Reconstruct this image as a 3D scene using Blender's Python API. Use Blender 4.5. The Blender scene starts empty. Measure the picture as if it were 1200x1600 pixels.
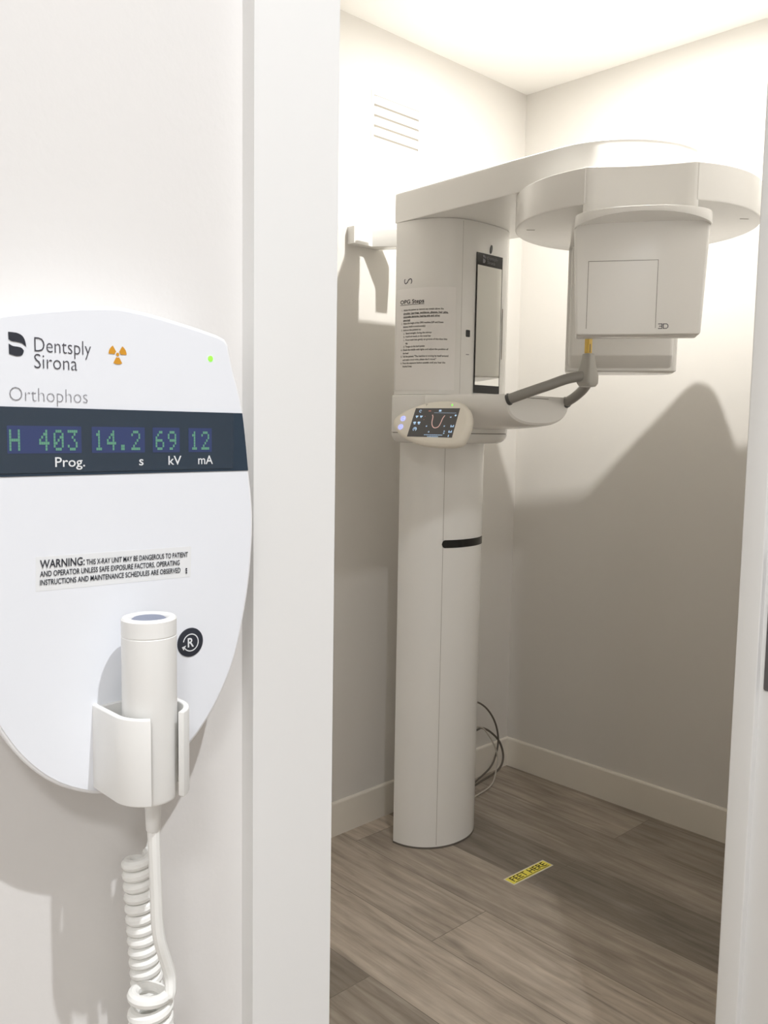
import bpy, bmesh, math, random
from mathutils import Vector, Matrix
random.seed(4)
S = bpy.context.scene
COL = S.collection
PI = math.pi

# ------------------------------------------------------------------ camera
cd = bpy.data.cameras.new('camera')
cam = bpy.data.objects.new('camera', cd)
COL.objects.link(cam)
cd.sensor_fit = 'VERTICAL'
cd.sensor_height = 36.0
cd.sensor_width = 27.0
cd.lens = 1361.7 * 36.0 / 1600.0
cd.clip_start = 0.02
cd.clip_end = 50
yaw, pit, rol = 0.772354039, -0.0954975179, 0.0162024791
fw = Vector((math.sin(yaw) * math.cos(pit), math.cos(yaw) * math.cos(pit), math.sin(pit)))
rt = fw.cross(Vector((0, 0, 1))).normalized()
up = rt.cross(fw)
rt, up = rt * math.cos(rol) + up * math.sin(rol), up * math.cos(rol) - rt * math.sin(rol)
M4 = Matrix((rt, up, -fw)).transposed().to_4x4()
M4.translation = Vector((0, 0, 1.35))
cam.matrix_world = M4
S.camera = cam

# ------------------------------------------------------------------ view, world, lights
vs = S.view_settings
vs.view_transform = 'Standard'
vs.look = 'None'
vs.gamma = 1.0
vs.use_curve_mapping = False
vs.exposure = 0.48
S.cycles.use_denoising = True
S.cycles.max_bounces = 14
S.cycles.diffuse_bounces = 9
S.cycles.glossy_bounces = 5
S.cycles.sample_clamp_indirect = 8.0
wd = bpy.data.worlds.new('world')
S.world = wd
wd.use_nodes = True
wd.node_tree.nodes['Background'].inputs[0].default_value = (1, 1, 1, 1)
wd.node_tree.nodes['Background'].inputs[1].default_value = 0.02
ROOM_W, HALL_W, HALL_FILL_W = 17.6, 14.8, 10.8
CEIL = 2.615
DOWNLIGHTS = [  # x, y, watts, colour, disc radius
    (2.106, 1.345, ROOM_W, (1.0, 0.985, 0.95), 0.013),
    (0.28, -0.36, HALL_W, (0.955, 0.975, 1.0), 0.014),
    (-0.85, -0.95, HALL_FILL_W, (0.955, 0.975, 1.0), 0.16),  # added out-of-view fill lamp, softens the shadows in the hall
]
for i, (x, y, w, c, r) in enumerate(DOWNLIGHTS):
    ld = bpy.data.lights.new('downlight_beam', 'AREA')
    ld.shape = 'DISK'
    ld.size = 2 * r
    ld.energy = w
    ld.color = c
    lo = bpy.data.objects.new('downlight_beam', ld)
    lo.location = (x, y, CEIL - 0.016)
    COL.objects.link(lo)

# ------------------------------------------------------------------ materials
def srgb(r, g, b):
    f = lambda v: v / 12.92 if v <= 0.04045 else ((v + 0.055) / 1.055) ** 2.4
    return (f(r / 255), f(g / 255), f(b / 255), 1)

MATS = {}
def mat(name, col, rough=0.5, metal=0.0, coat=0.0, emit=None, es=0.0, bump=None, spec=0.5):
    m = bpy.data.materials.new(name)
    m.use_nodes = True
    nt = m.node_tree
    b = nt.nodes['Principled BSDF']
    b.inputs['Base Color'].default_value = col
    b.inputs['Roughness'].default_value = rough
    b.inputs['Metallic'].default_value = metal
    b.inputs['Coat Weight'].default_value = coat
    b.inputs['Coat Roughness'].default_value = 0.12
    b.inputs['Specular IOR Level'].default_value = spec
    if emit:
        b.inputs['Emission Color'].default_value = emit
        b.inputs['Emission Strength'].default_value = es
    tc = nt.nodes.new('ShaderNodeTexCoord')
    nz = nt.nodes.new('ShaderNodeTexNoise')
    nz.inputs['Scale'].default_value = bump[0] if bump else 60.0
    nt.links.new(tc.outputs['Object'], nz.inputs['Vector'])
    if bump:
        bp = nt.nodes.new('ShaderNodeBump')
        bp.inputs['Strength'].default_value = bump[1]
        bp.inputs['Distance'].default_value = 0.002
        nt.links.new(nz.outputs['Fac'], bp.inputs['Height'])
        nt.links.new(bp.outputs['Normal'], b.inputs['Normal'])
    else:  # faint roughness break-up so nothing is perfectly uniform
        mr = nt.nodes.new('ShaderNodeMapRange')
        mr.inputs['To Min'].default_value = max(0.0, rough - 0.03)
        mr.inputs['To Max'].default_value = min(1.0, rough + 0.03)
        nt.links.new(nz.outputs['Fac'], mr.inputs['Value'])
        nt.links.new(mr.outputs['Result'], b.inputs['Roughness'])
    MATS[name] = m
    return m

M_wall = mat('wall_paint', srgb(213, 210, 205), 0.7, bump=(220, 0.06), spec=0.25)
M_hall = mat('hall_wall_paint', srgb(221, 219, 217), 0.7, bump=(220, 0.06), spec=0.25)
M_ceil = mat('ceiling_paint', srgb(244, 242, 238), 0.8, bump=(180, 0.05), spec=0.2)
M_trim = mat('trim_gloss_paint', srgb(230, 230, 229), 0.38, spec=0.4)
M_white = mat('machine_white_enamel', srgb(235, 234, 231), 0.24, coat=0.25)
M_pad = mat('control_pad_plastic', srgb(236, 231, 220), 0.33)
M_remote = mat('remote_white_plastic', srgb(238, 239, 241), 0.4)
M_face = mat('remote_face_plastic', srgb(232, 235, 241), 0.34)
M_clip = mat('clip_white_plastic', srgb(234, 234, 232), 0.45)
M_cord = mat('white_rubber_cord', srgb(236, 236, 233), 0.45)
M_black = mat('black_gloss', srgb(22, 22, 22), 0.25)
M_dark = mat('dark_ink', srgb(40, 44, 54), 0.6)
M_seam = mat('seam_shadow_grey', srgb(105, 99, 92), 0.8)
M_ink = mat('grey_ink', srgb(135, 135, 140), 0.6)
M_ink2 = mat('mid_ink', srgb(70, 70, 78), 0.6)
M_mirror = mat('mirror_silver', (0.86, 0.86, 0.84, 1), 0.02, metal=1.0)
M_tube = mat('grey_handle_plastic', srgb(146, 144, 139), 0.32)
M_tubed = mat('dark_grey_collar', srgb(78, 78, 78), 0.4)
M_hold = mat('grey_bite_holder_plastic', srgb(176, 174, 168), 0.3)
M_yel = mat('amber_bite_plastic', srgb(226, 190, 92), 0.25)
M_paper = mat('paper', srgb(237, 235, 233), 0.4)
M_print = mat('printed_ink', srgb(42, 38, 36), 0.7)
M_slate = mat('slate_display_band', srgb(40, 56, 72), 0.35)
M_film = mat('glossy_display_film', srgb(40, 55, 70), 0.10, coat=0.6)
M_lcdwin = mat('display_window_blue', srgb(52, 62, 100), 0.2, emit=srgb(52, 66, 110), es=0.12)
M_lcd = mat('display_digit_green', srgb(92, 142, 120), 0.4, emit=srgb(100, 165, 130), es=0.12)
M_wink = mat('white_ink', srgb(226, 229, 232), 0.5)
M_label = mat('clear_grey_label', srgb(230, 232, 234), 0.3)
M_amb = mat('amber_ink', srgb(212, 150, 40), 0.5)
M_led = mat('green_led', srgb(120, 235, 60), 0.3, emit=srgb(110, 255, 60), es=1.2)
M_btn = mat('button_bluegrey', srgb(120, 128, 150), 0.35)
M_scr = mat('touch_screen', srgb(60, 59, 58), 0.2, emit=srgb(70, 68, 66), es=0.35)
M_icon = mat('screen_icon_blue', srgb(170, 200, 230), 0.4, emit=srgb(170, 200, 230), es=0.45)
M_arch = mat('screen_arch_pink', srgb(214, 176, 168), 0.4, emit=srgb(200, 170, 164), es=0.25)
M_sred = mat('screen_mark_red', srgb(150, 90, 80), 0.4, emit=srgb(150, 90, 80), es=0.5)
M_blue = mat('button_light_blue', srgb(110, 120, 255), 0.3, emit=srgb(110, 120, 255), es=1.6)
M_bluehalo = mat('button_lens_pale_blue', srgb(200, 202, 250), 0.4, emit=srgb(180, 185, 255), es=0.5)
M_sty = mat('sticker_yellow', srgb(240, 228, 92), 0.5)
M_stw = mat('sticker_white', srgb(226, 222, 210), 0.5)
M_cable = mat('grey_cable', srgb(96, 90, 82), 0.5)
M_cable2 = mat('pale_cable', srgb(190, 184, 174), 0.5)
M_steel = mat('strike_plate_steel', srgb(120, 118, 122), 0.35, metal=0.8)
M_lamp = mat('lamp_diffuser', (1, 1, 1, 1), 0.5, emit=(1, 0.95, 0.86, 1), es=6.0)
M_gap_shade = mat('vent_gap_shade', srgb(140, 135, 126), 0.8)
M_skirt = mat('skirting_gloss_paint', srgb(224, 219, 209), 0.38, spec=0.4)
M_seam2 = mat('faint_seam_grey', srgb(150, 143, 134), 0.8)
M_mark = mat('mark_grey', srgb(120, 112, 104), 0.7)

def floor_material():
    m = bpy.data.materials.new('vinyl_plank_floor')
    m.use_nodes = True
    nt = m.node_tree
    N, L = nt.nodes, nt.links
    b = N['Principled BSDF']
    tc = N.new('ShaderNodeTexCoord')
    mp = N.new('ShaderNodeMapping')
    mp.inputs['Rotation'].default_value = (0, 0, PI / 2 + 0.02)
    mp.inputs['Location'].default_value = (1.5, 0.158 + 0.22 * 261, 0)
    geo = N.new('ShaderNodeNewGeometry')
    L.new(geo.outputs['Position'], mp.inputs['Vector'])
    br = N.new('ShaderNodeTexBrick')
    br.offset = 0.37
    br.inputs['Scale'].default_value = 1.0
    br.inputs['Brick Width'].default_value = 1.5
    br.inputs['Row Height'].default_value = 0.22
    br.inputs['Mortar Size'].default_value = 0.0012
    br.inputs['Mortar Smooth'].default_value = 0.3
    br.inputs['Bias'].default_value = 0.0
    br.inputs['Color1'].default_value = (0.0, 0.0, 0.0, 1)
    br.inputs['Color2'].default_value = (1.0, 1.0, 1.0, 1)
    br.inputs['Mortar'].default_value = (0.1, 0.1, 0.1, 1)
    L.new(mp.outputs['Vector'], br.inputs['Vector'])
    # long grain
    st = N.new('ShaderNodeMapping')
    st.inputs['Scale'].default_value = (1.3, 17.0, 1.0)
    L.new(mp.outputs['Vector'], st.inputs['Vector'])
    addv = N.new('ShaderNodeVectorMath')
    addv.operation = 'ADD'
    sc = N.new('ShaderNodeVectorMath')
    sc.operation = 'SCALE'
    sc.inputs['Scale'].default_value = 7.0
    L.new(br.outputs['Color'], sc.inputs[0])
    L.new(st.outputs['Vector'], addv.inputs[0])
    L.new(sc.outputs['Vector'], addv.inputs[1])
    n1 = N.new('ShaderNodeTexNoise')
    n1.inputs['Scale'].default_value = 2.6
    n1.inputs['Detail'].default_value = 7
    n1.inputs['Roughness'].default_value = 0.62
    n1.inputs['Distortion'].default_value = 0.5
    L.new(addv.outputs['Vector'], n1.inputs['Vector'])
    st2 = N.new('ShaderNodeMapping')
    st2.inputs['Scale'].default_value = (2.0, 5.5, 1.0)
    L.new(mp.outputs['Vector'], st2.inputs['Vector'])
    n2 = N.new('ShaderNodeTexNoise')
    n2.inputs['Scale'].default_value = 2.2
    n2.inputs['Detail'].default_value = 4
    n2.inputs['Distortion'].default_value = 1.2
    L.new(st2.outputs['Vector'], n2.inputs['Vector'])
    r1 = N.new('ShaderNodeValToRGB')
    r1.color_ramp.elements[0].position = 0.25
    r1.color_ramp.elements[0].color = srgb(146, 135, 123)
    r1.color_ramp.elements[1].position = 0.75
    r1.color_ramp.elements[1].color = srgb(204, 193, 180)
    e = r1.color_ramp.elements.new(0.5)
    e.color = srgb(180, 168, 154)
    L.new(n1.outputs['Fac'], r1.inputs['Fac'])
    r2 = N.new('ShaderNodeMapRange')
    r2.inputs['From Min'].default_value = 0.3
    r2.inputs['From Max'].default_value = 0.72
    r2.inputs['To Min'].default_value = 0.84
    r2.inputs['To Max'].default_value = 1.08
    L.new(n2.outputs['Fac'], r2.inputs['Value'])
    pr = N.new('ShaderNodeMapRange')
    pr.inputs['To Min'].default_value = 0.46
    pr.inputs['To Max'].default_value = 1.24
    L.new(br.outputs['Color'], pr.inputs['Value'])
    mu = N.new('ShaderNodeMath')
    mu.operation = 'MULTIPLY'
    L.new(r2.outputs['Result'], mu.inputs[0])
    L.new(pr.outputs['Result'], mu.inputs[1])
    # knots
    st3 = N.new('ShaderNodeMapping')
    st3.inputs['Scale'].default_value = (1.7, 4.4, 1)
    L.new(mp.outputs['Vector'], st3.inputs['Vector'])
    vo = N.new('ShaderNodeTexVoronoi')
    vo.inputs['Scale'].default_value = 1.15
    L.new(st3.outputs['Vector'], vo.inputs['Vector'])
    kr = N.new('ShaderNodeMapRange')
    kr.inputs['From Min'].default_value = 0.0
    kr.inputs['From Max'].default_value = 0.10
    kr.inputs['To Min'].default_value = 0.62
    kr.inputs['To Max'].default_value = 1.0
    L.new(vo.outputs['Distance'], kr.inputs['Value'])
    mu2 = N.new('ShaderNodeMath')
    mu2.operation = 'MULTIPLY'
    # short dark grain cracks
    st4 = N.new('ShaderNodeMapping')
    st4.inputs['Scale'].default_value = (3.0, 34.0, 1)
    L.new(mp.outputs['Vector'], st4.inputs['Vector'])
    n4 = N.new('ShaderNodeTexNoise')
    n4.inputs['Scale'].default_value = 1.0
    n4.inputs['Detail'].default_value = 3
    n4.inputs['Distortion'].default_value = 0.6
    L.new(st4.outputs['Vector'], n4.inputs['Vector'])
    cr = N.new('ShaderNodeMapRange')
    cr.inputs['From Min'].default_value = 0.665
    cr.inputs['From Max'].default_value = 0.75
    cr.inputs['To Min'].default_value = 1.0
    cr.inputs['To Max'].default_value = 0.66
    L.new(n4.outputs['Fac'], cr.inputs['Value'])
    mu0 = N.new('ShaderNodeMath')
    mu0.operation = 'MULTIPLY'
    L.new(mu.outputs['Value'], mu0.inputs[0])
    L.new(cr.outputs['Result'], mu0.inputs[1])
    L.new(mu0.outputs['Value'], mu2.inputs[0])
    L.new(kr.outputs['Result'], mu2.inputs[1])
    seam = N.new('ShaderNodeMapRange')
    seam.inputs['To Min'].default_value = 1.0
    seam.inputs['To Max'].default_value = 0.84
    L.new(br.outputs['Fac'], seam.inputs['Value'])
    mu3 = N.new('ShaderNodeMath')
    mu3.operation = 'MULTIPLY'
    L.new(mu2.outputs['Value'], mu3.inputs[0])
    L.new(seam.outputs['Result'], mu3.inputs[1])
    mx = N.new('ShaderNodeVectorMath')
    mx.operation = 'SCALE'
    L.new(r1.outputs['Color'], mx.inputs[0])
    L.new(mu3.outputs['Value'], mx.inputs['Scale'])
    L.new(mx.outputs['Vector'], b.inputs['Base Color'])
    b.inputs['Roughness'].default_value = 0.45
    b.inputs['Specular IOR Level'].default_value = 0.35
    bp = N.new('ShaderNodeBump')
    bp.inputs['Strength'].default_value = 0.12
    bp.inputs['Distance'].default_value = 0.001
    L.new(n1.outputs['Fac'], bp.inputs['Height'])
    L.new(bp.outputs['Normal'], b.inputs['Normal'])
    return m
M_floor = floor_material()

# ------------------------------------------------------------------ mesh helpers
WL = {}
def obj(name, bm, m, parent=None, sharp=32, smooth=True):
    """links the bmesh (world coordinates) as one mesh object"""
    bmesh.ops.recalc_face_normals(bm, faces=bm.faces)
    off = WL.get(parent, Vector((0, 0, 0))) if parent else None
    if parent is None:
        vv = [v.co for v in bm.verts]
        off = Vector((sum(v.x for v in vv) / len(vv), sum(v.y for v in vv) / len(vv), min(v.z for v in vv)))
    for v in bm.verts:
        v.co -= off
    me = bpy.data.meshes.new(name)
    bm.to_mesh(me)
    bm.free()
    me.materials.append(m)
    if smooth:
        me.polygons.foreach_set('use_smooth', [True] * len(me.polygons))
        me.set_sharp_from_angle(angle=math.radians(sharp))
    o = bpy.data.objects.new(name, me)
    COL.objects.link(o)
    if parent:
        o.parent = parent
    else:
        o.location = off
    WL[o] = off
    return o

def thing(name, loc, label, cat, group=None):
    o = bpy.data.objects.new(name, None)
    o.empty_display_size = 0.1
    o.location = loc
    COL.objects.link(o)
    WL[o] = Vector(loc)
    return tag(o, label, cat, group)

def tag(o, label, cat, group=None):
    o['label'] = label
    o['category'] = cat
    if group:
        o['group'] = group
    return o

def lab(o, text):
    o['label'] = text
    return o

def structure(name, bm, m, smooth=False, **k):
    o = obj(name, bm, m, None, smooth=smooth, **k)
    o['kind'] = 'structure'
    return o

def B():
    return bmesh.new()

def box(bm, x0, x1, y0, y1, z0, z1, T=None):
    vs_ = [(x, y, z) for x in (x0, x1) for y in (y0, y1) for z in (z0, z1)]
    V = [bm.verts.new(T(*p) if T else p) for p in vs_]
    for f in ((0, 1, 3, 2), (4, 6, 7, 5), (0, 4, 5, 1), (2, 3, 7, 6), (0, 2, 6, 4), (1, 5, 7, 3)):
        bm.faces.new([V[i] for i in f])
    return bm

def loft(bm, rings, closed=True, cap=True):
    R = [[bm.verts.new(p) for p in r] for r in rings]
    n = len(R[0])
    for a, b in zip(R, R[1:]):
        for i in range(n if closed else n - 1):
            j = (i + 1) % n
            bm.faces.new((a[i], a[j], b[j], b[i]))
    if cap and closed:
        bm.faces.new(R[0][::-1])
        bm.faces.new(R[-1])
    return bm

def inset(out, d):
    """moves a closed 2D outline inwards by d (mitred)"""
    n = len(out)
    area = sum(out[i][0] * out[(i + 1) % n][1] - out[(i + 1) % n][0] * out[i][1] for i in range(n))
    sg = 1 if area > 0 else -1
    res = []
    for i in range(n):
        p, q, r = out[i - 1], out[i], out[(i + 1) % n]
        a = Vector((q[0] - p[0], q[1] - p[1]))
        b = Vector((r[0] - q[0], r[1] - q[1]))
        if a.length < 1e-9 or b.length < 1e-9:
            res.append(q)
            continue
        a.normalize()
        b.normalize()
        na, nb = Vector((-a.y, a.x)) * sg, Vector((-b.y, b.x)) * sg
        m = na + nb
        if m.length < 1e-6:
            m = na
        m.normalize()
        c = max(0.35, m.dot(na))
        res.append((q[0] + m.x * d / c, q[1] + m.y * d / c))
    return res

def prism(bm, out, h0, h1, T=lambda u, v, w: (u, v, w), b0=0.0, b1=0.0, steps=3):
    """closed outline (u,v) extruded along w with rounded edges"""
    rings = []
    if b0 > 0:
        for k in range(steps):
            a = PI / 2 * k / steps
            rings.append([T(u, v, h0 + b0 * (1 - math.sin(a))) for u, v in inset(out, b0 * (1 - math.sin(PI / 2 - a)) if False else b0 * (1 - math.sin(a)) if False else b0 * (1 - math.cos(PI / 2 - a)))])
        rings = []
        for k in range(steps):
            a = PI / 2 * k / steps
            rings.append([T(u, v, h0 + b0 * (1 - math.cos(a))) for u, v in inset(out, b0 * (1 - math.sin(a)))])
        rings.append([T(u, v, h0 + b0) for u, v in out])
    else:
        rings.append([T(u, v, h0) for u, v in out])
    if b1 > 0:
        for k in range(steps):
            a = PI / 2 * k / steps
            rings.append([T(u, v, h1 - b1 * (1 - math.sin(a))) for u, v in inset(out, b1 * (1 - math.cos(a)))])
        rings.append([T(u, v, h1) for u, v in inset(out, b1)])
    else:
        rings.append([T(u, v, h1) for u, v in out])
    return loft(bm, rings)

def rrect(x0, x1, y0, y1, r, n=5):
    if not isinstance(r, (list, tuple)):
        r = [r] * 4
    P = []
    for (cx, cy, a0, q) in ((x1, y1, 0, r[0]), (x0, y1, PI / 2, r[1]), (x0, y0, PI, r[2]), (x1, y0, 1.5 * PI, r[3])):
        sx = -1 if cx == x1 else 1
        sy = -1 if cy == y1 else 1
        if q <= 0:
            P.append((cx, cy))
            continue
        for k in range(n + 1):
            a = a0 + PI / 2 * k / n
            P.append((cx + sx * q + q * math.cos(a), cy + sy * q + q * math.sin(a)))
    return P

def circle(cx, cy, r, n=32):
    return [(cx + r * math.cos(2 * PI * k / n), cy + r * math.sin(2 * PI * k / n)) for k in range(n)]

def smooth_line(pts, per=8, closed=False):
    """Catmull-Rom through points of any dimension"""
    P = [Vector(p) for p in pts]
    out = []
    n = len(P)
    for i in range(n if closed else n - 1):
        if closed:
            a, b, c, d = P[i - 1], P[i], P[(i + 1) % n], P[(i + 2) % n]
        else:
            a, b, c, d = P[max(0, i - 1)], P[i], P[i + 1], P[min(n - 1, i + 2)]
        for k in range(per):
            t = k / per
            out.append(0.5 * ((2 * b) + (c - a) * t + (2 * a - 5 * b + 4 * c - d) * t * t + (3 * b - a - 3 * c + d) * t ** 3))
    if not closed:
        out.append(P[-1])
    return out

def tube(bm, pts, r, n=12, cap=True):
    P = [Vector(p) for p in pts]
    rad = r if isinstance(r, (list, tuple)) else [r] * len(P)
    t0 = (P[1] - P[0]).normalized()
    nrm = t0.orthogonal().normalized()
    rings = []
    for i, p in enumerate(P):
        t = (P[min(i + 1, len(P) - 1)] - P[max(i - 1, 0)]).normalized()
        nrm = (nrm - t * nrm.dot(t)).normalized()
        bn = t.cross(nrm)
        rings.append([p + (nrm * math.cos(2 * PI * k / n) + bn * math.sin(2 * PI * k / n)) * rad[i] for k in range(n)])
    return loft(bm, rings, cap=cap)

def plate(bm, poly, T, w=0.0):
    bm.faces.new([bm.verts.new(T(u, v, w)) for u, v in poly])
    return bm

def text_geo(body, size=1.0, bold=0.0, spacing=1.0, align='LEFT'):
    """letters of Blender's own font as 2D vertices and faces"""
    c = bpy.data.curves.new('tmp_letters', 'FONT')
    c.body = body
    c.size = size
    c.offset = bold * size
    c.space_character = spacing
    c.align_x = align
    c.resolution_u = 3
    o = bpy.data.objects.new('tmp_letters', c)
    COL.objects.link(o)
    dg = bpy.context.evaluated_depsgraph_get()
    dg.update()
    me = bpy.data.meshes.new_from_object(o.evaluated_get(dg))
    vs_ = [(v.co.x, v.co.y) for v in me.vertices]
    fs = [tuple(p.vertices) for p in me.polygons]
    bpy.data.objects.remove(o)
    bpy.data.curves.remove(c)
    bpy.data.meshes.remove(me)
    return vs_, fs

def put_text(bm, body, size, fn, bold=0.0, spacing=1.0, width=None, x0=0.0, y0=0.0, rot=0.0, align='LEFT'):
    """letters through fn(x, y) -> 3D; width rescales the line to a length"""
    vs_, fs = text_geo(body, size, bold, spacing, align)
    if not vs_:
        return bm
    xs = [v[0] for v in vs_]
    lo, hi = min(xs), max(xs)
    k = width / (hi - lo) if width else 1.0
    cr, sr = math.cos(rot), math.sin(rot)
    V = []
    for x, y in vs_:
        x = (x - lo) * k if width else x
        V.append(bm.verts.new(fn(x0 + x * cr - y * sr, y0 + x * sr + y * cr)))
    for f in fs:
        try:
            bm.faces.new([V[i] for i in f])
        except ValueError:
            pass
    return bm

# ------------------------------------------------------------------ the setting
YW = 0.411          # hall face of the door wall
YR = 0.500          # room face of the door wall
YA = 2.102          # wall behind the machine
XB = 2.766          # wall on the right of the room
XL = 0.15           # wall on the left of the room (out of sight)
DX0, DX1 = 0.352, 1.174   # door opening between the linings
DH = 2.06

structure('floor', box(B(), -1.7, 3.0, -1.75, 2.25, -0.05, 0.0), M_floor)
structure('ceiling', box(B(), -1.7, 3.0, -1.75, 2.25, CEIL, CEIL + 0.05), M_ceil)
bm = B()
box(bm, -1.6, DX0 - 0.018, YW, YR, 0, CEIL)
box(bm, DX1 + 0.018, XB + 0.1, YW, YR, 0, CEIL)
box(bm, DX0 - 0.018, DX1 + 0.018, YW, YR, DH + 0.018, CEIL)
structure('wall_door', bm, M_hall)
structure('wall_back', box(B(), XL - 0.1, XB + 0.1, YA, YA + 0.1, 0, CEIL), M_wall)
structure('wall_right', box(B(), XB, XB + 0.1, YR, YA, 0, CEIL), M_wall)
structure('wall_left', box(B(), XL - 0.1, XL, YR, YA, 0, CEIL), M_wall)
structure('wall_hall_left', box(B(), -1.7, -1.6, -1.7, YW + 0.1, 0, CEIL), M_hall)
structure('wall_hall_right', box(B(), XB, XB + 0.1, -1.7, YW, 0, CEIL), M_hall)
structure('wall_hall_behind', box(B(), -1.6, XB, -1.7, -1.6, 0, CEIL), M_hall)

def skirting(name, x0, x1, y0, y1, nx, ny):
    """board with a rounded top edge; nx, ny points into the room"""
    bm = B()
    prof = [(0, 0), (0.012, 0), (0.012, 0.109), (0.0105, 0.113), (0.007, 0.115), (0, 0.115)]
    r0 = [(x0 + nx * d, y0 + ny * d, z) for d, z in prof]
    r1 = [(x1 + nx * d, y1 + ny * d, z) for d, z in prof]
    loft(bm, [r0, r1])
    structure(name, bm, M_skirt)
skirting('baseboard_back', XL, XB - 0.012, YA, YA, 0, -1)
skirting('baseboard_right', XB, XB, YR, YA, -1, 0)
skirting('baseboard_left', XL, XL, YR, YA - 0.012, 1, 0)
skirting('baseboard_hall', -1.6, 0.286, YW, YW, 0, -1)

# door frame: casing on the hall side, linings and stop
bm = B()
prism(bm, [(0.2874, 0.40), (0.3477, 0.40), (0.3477, YW), (0.2874, YW)][::-1], 0, DH + 0.066, b1=0.0)
structure('trim_1', bm, M_trim)
bm = B()
box(bm, DX1 + 0.008, DX1 + 0.07, 0.40, YW, 0, DH + 0.066)
structure('trim_2', bm, M_trim)
bm = B()
box(bm, 0.3477, DX1 + 0.008, 0.40, YW, DH + 0.006, DH + 0.066)
structure('trim_3', bm, M_trim)
bm = B()
box(bm, DX0 - 0.018, DX0, YW, YR, 0, DH)
box(bm, DX1, DX1 + 0.018, YW, YR, 0, DH)
box(bm, DX0 - 0.018, DX1 + 0.018, YW, YR, DH, DH + 0.018)
jamb = structure('door_1', bm, M_trim)
bm = B()
prism(bm, rrect(1.1615, DX1, 0.4690, 0.4995, [0, 0.0018, 0.0018, 0], 3), 0, DH)
o = obj('door_stop', bm, M_trim, jamb)
bm = B()
T = lambda u, v, w: (DX1 - w, u, v)
prism(bm, rrect(0.428, 0.4635, 1.006, 1.19, 0.003), 0.0, 0.0012, T)
o = lab(obj('strike_plate', bm, M_steel, jamb), 'grey steel strike plate')
for x0_, x1_ in ((XL, DX0 - 0.03), (1.195, XB - 0.013)):
    pass
bm = B()
prof = [(0, 0), (0.012, 0), (0.012, 0.109), (0.007, 0.115), (0, 0.115)]
loft(bm, [[(1.26, YR + d, z) for d, z in prof], [(XB - 0.012, YR + d, z) for d, z in prof]])
structure('baseboard_door', bm, M_trim)

# ------------------------------------------------------------------ the panoramic x-ray machine
CX, CY = 2.112, 1.93
def dshape(a, b, n=2.0, clamp=None, cx=CX, yb=CY, N=64):
    """plan outline: flat back at yb, superellipse front towards -y"""
    P = []
    for k in range(N + 1):
        t = PI * k / N
        c, s = math.cos(t), math.sin(t)
        x = cx - a * math.copysign(abs(c) ** (2 / n), c)
        y = yb - b * abs(s) ** (2 / n)
        if clamp is not None:
            y = max(y, clamp)
        P.append((x, y))
    return P

mach = thing('x_ray_machine', (CX, CY - 0.07, 0),
             'tall white dental x-ray machine on a column in the corner of the small room', 'x-ray machine')

col_out = dshape(0.166, 0.148, 2.05)
bm = B()
prism(bm, col_out, 0.0, 1.33)
column = obj('column', bm, M_white, mach)

def strip_on(bm, prof, s0, s1, z0f, z1f, lift, N=24, thick=0.0):
    """a strip lying on a profile between arc lengths s0..s1; z0f/z1f give its edges"""
    lo, hi = [], []
    for k in range(N + 1):
        f = k / N
        p, nrm = at_arc(prof, s0 + (s1 - s0) * f)
        q = p + nrm * lift
        lo.append((q.x, q.y, z0f(f)))
        hi.append((q.x, q.y, z1f(f)))
    A = [bm.verts.new(p) for p in lo]
    C_ = [bm.verts.new(p) for p in hi]
    for i in range(N):
        bm.faces.new((A[i], A[i + 1], C_[i + 1], C_[i]))
    return bm

_arc = {}
def at_arc(prof, s):
    key = id(prof)
    if key not in _arc:
        L = [0.0]
        for a, b in zip(prof, prof[1:]):
            L.append(L[-1] + math.hypot(b[0] - a[0], b[1] - a[1]))
        _arc[key] = L
    L = _arc[key]
    s = min(max(s, 0.0), L[-1] - 1e-6)
    i = 0
    while i < len(L) - 2 and L[i + 1] < s:
        i += 1
    f = (s - L[i]) / max(L[i + 1] - L[i], 1e-9)
    a, b = Vector(prof[i]), Vector(prof[i + 1])
    p = a.lerp(b, f)
    d = (b - a).normalized()
    return p, Vector((d.y, -d.x)) * (1 if True else -1)

def arc_of_x(prof, x):
    L = 0.0
    for a, b in zip(prof, prof[1:]):
        if a[0] <= x <= b[0] and b[0] > a[0]:
            return L + math.hypot(b[0] - a[0], b[1] - a[1]) * (x - a[0]) / (b[0] - a[0])
        L += math.hypot(b[0] - a[0], b[1] - a[1])
    return L

def outward_fix(prof):
    p, n = at_arc(prof, 0.5 * 0.4)
    c = Vector((CX, CY))
    return 1.0 if n.dot(p - c) > 0 else -1.0
SGN = outward_fix(col_out)
_at_arc0 = at_arc
def at_arc(prof, s):
    p, n = _at_arc0(prof, s)
    return p, n * SGN

# seam line and cable-slot grip on the column
s_seam = arc_of_x(col_out, 2.019)
bm = B()
strip_on(bm, col_out, s_seam - 0.0006, s_seam + 0.0006, lambda f: 0.012, lambda f: 1.31, 0.0004, 1)
obj('seam', bm, M_seam2, column)
bm = B()
def slot_edge(sg):
    def g(f):
        e = min(f / 0.05, 1.0, (1 - f) / 0.05)
        h = 0.0125 * math.sqrt(max(0.0, 1 - (1 - e) ** 2))
        return 0.993 + sg * h
    return g
strip_on(bm, col_out, s_seam - 0.004, arc_of_x(col_out, 2.225), slot_edge(-1), slot_edge(1), 0.0015, 80)
obj('grip_slot', bm, M_black, column)
bm = B()
prism(bm, inset(col_out, -0.0006), 0.0, 0.006)  # thin dark grey band around the foot of the column
lab(obj('base_line', bm, M_seam, column), 'thin dark line where the column meets the floor')

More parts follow.
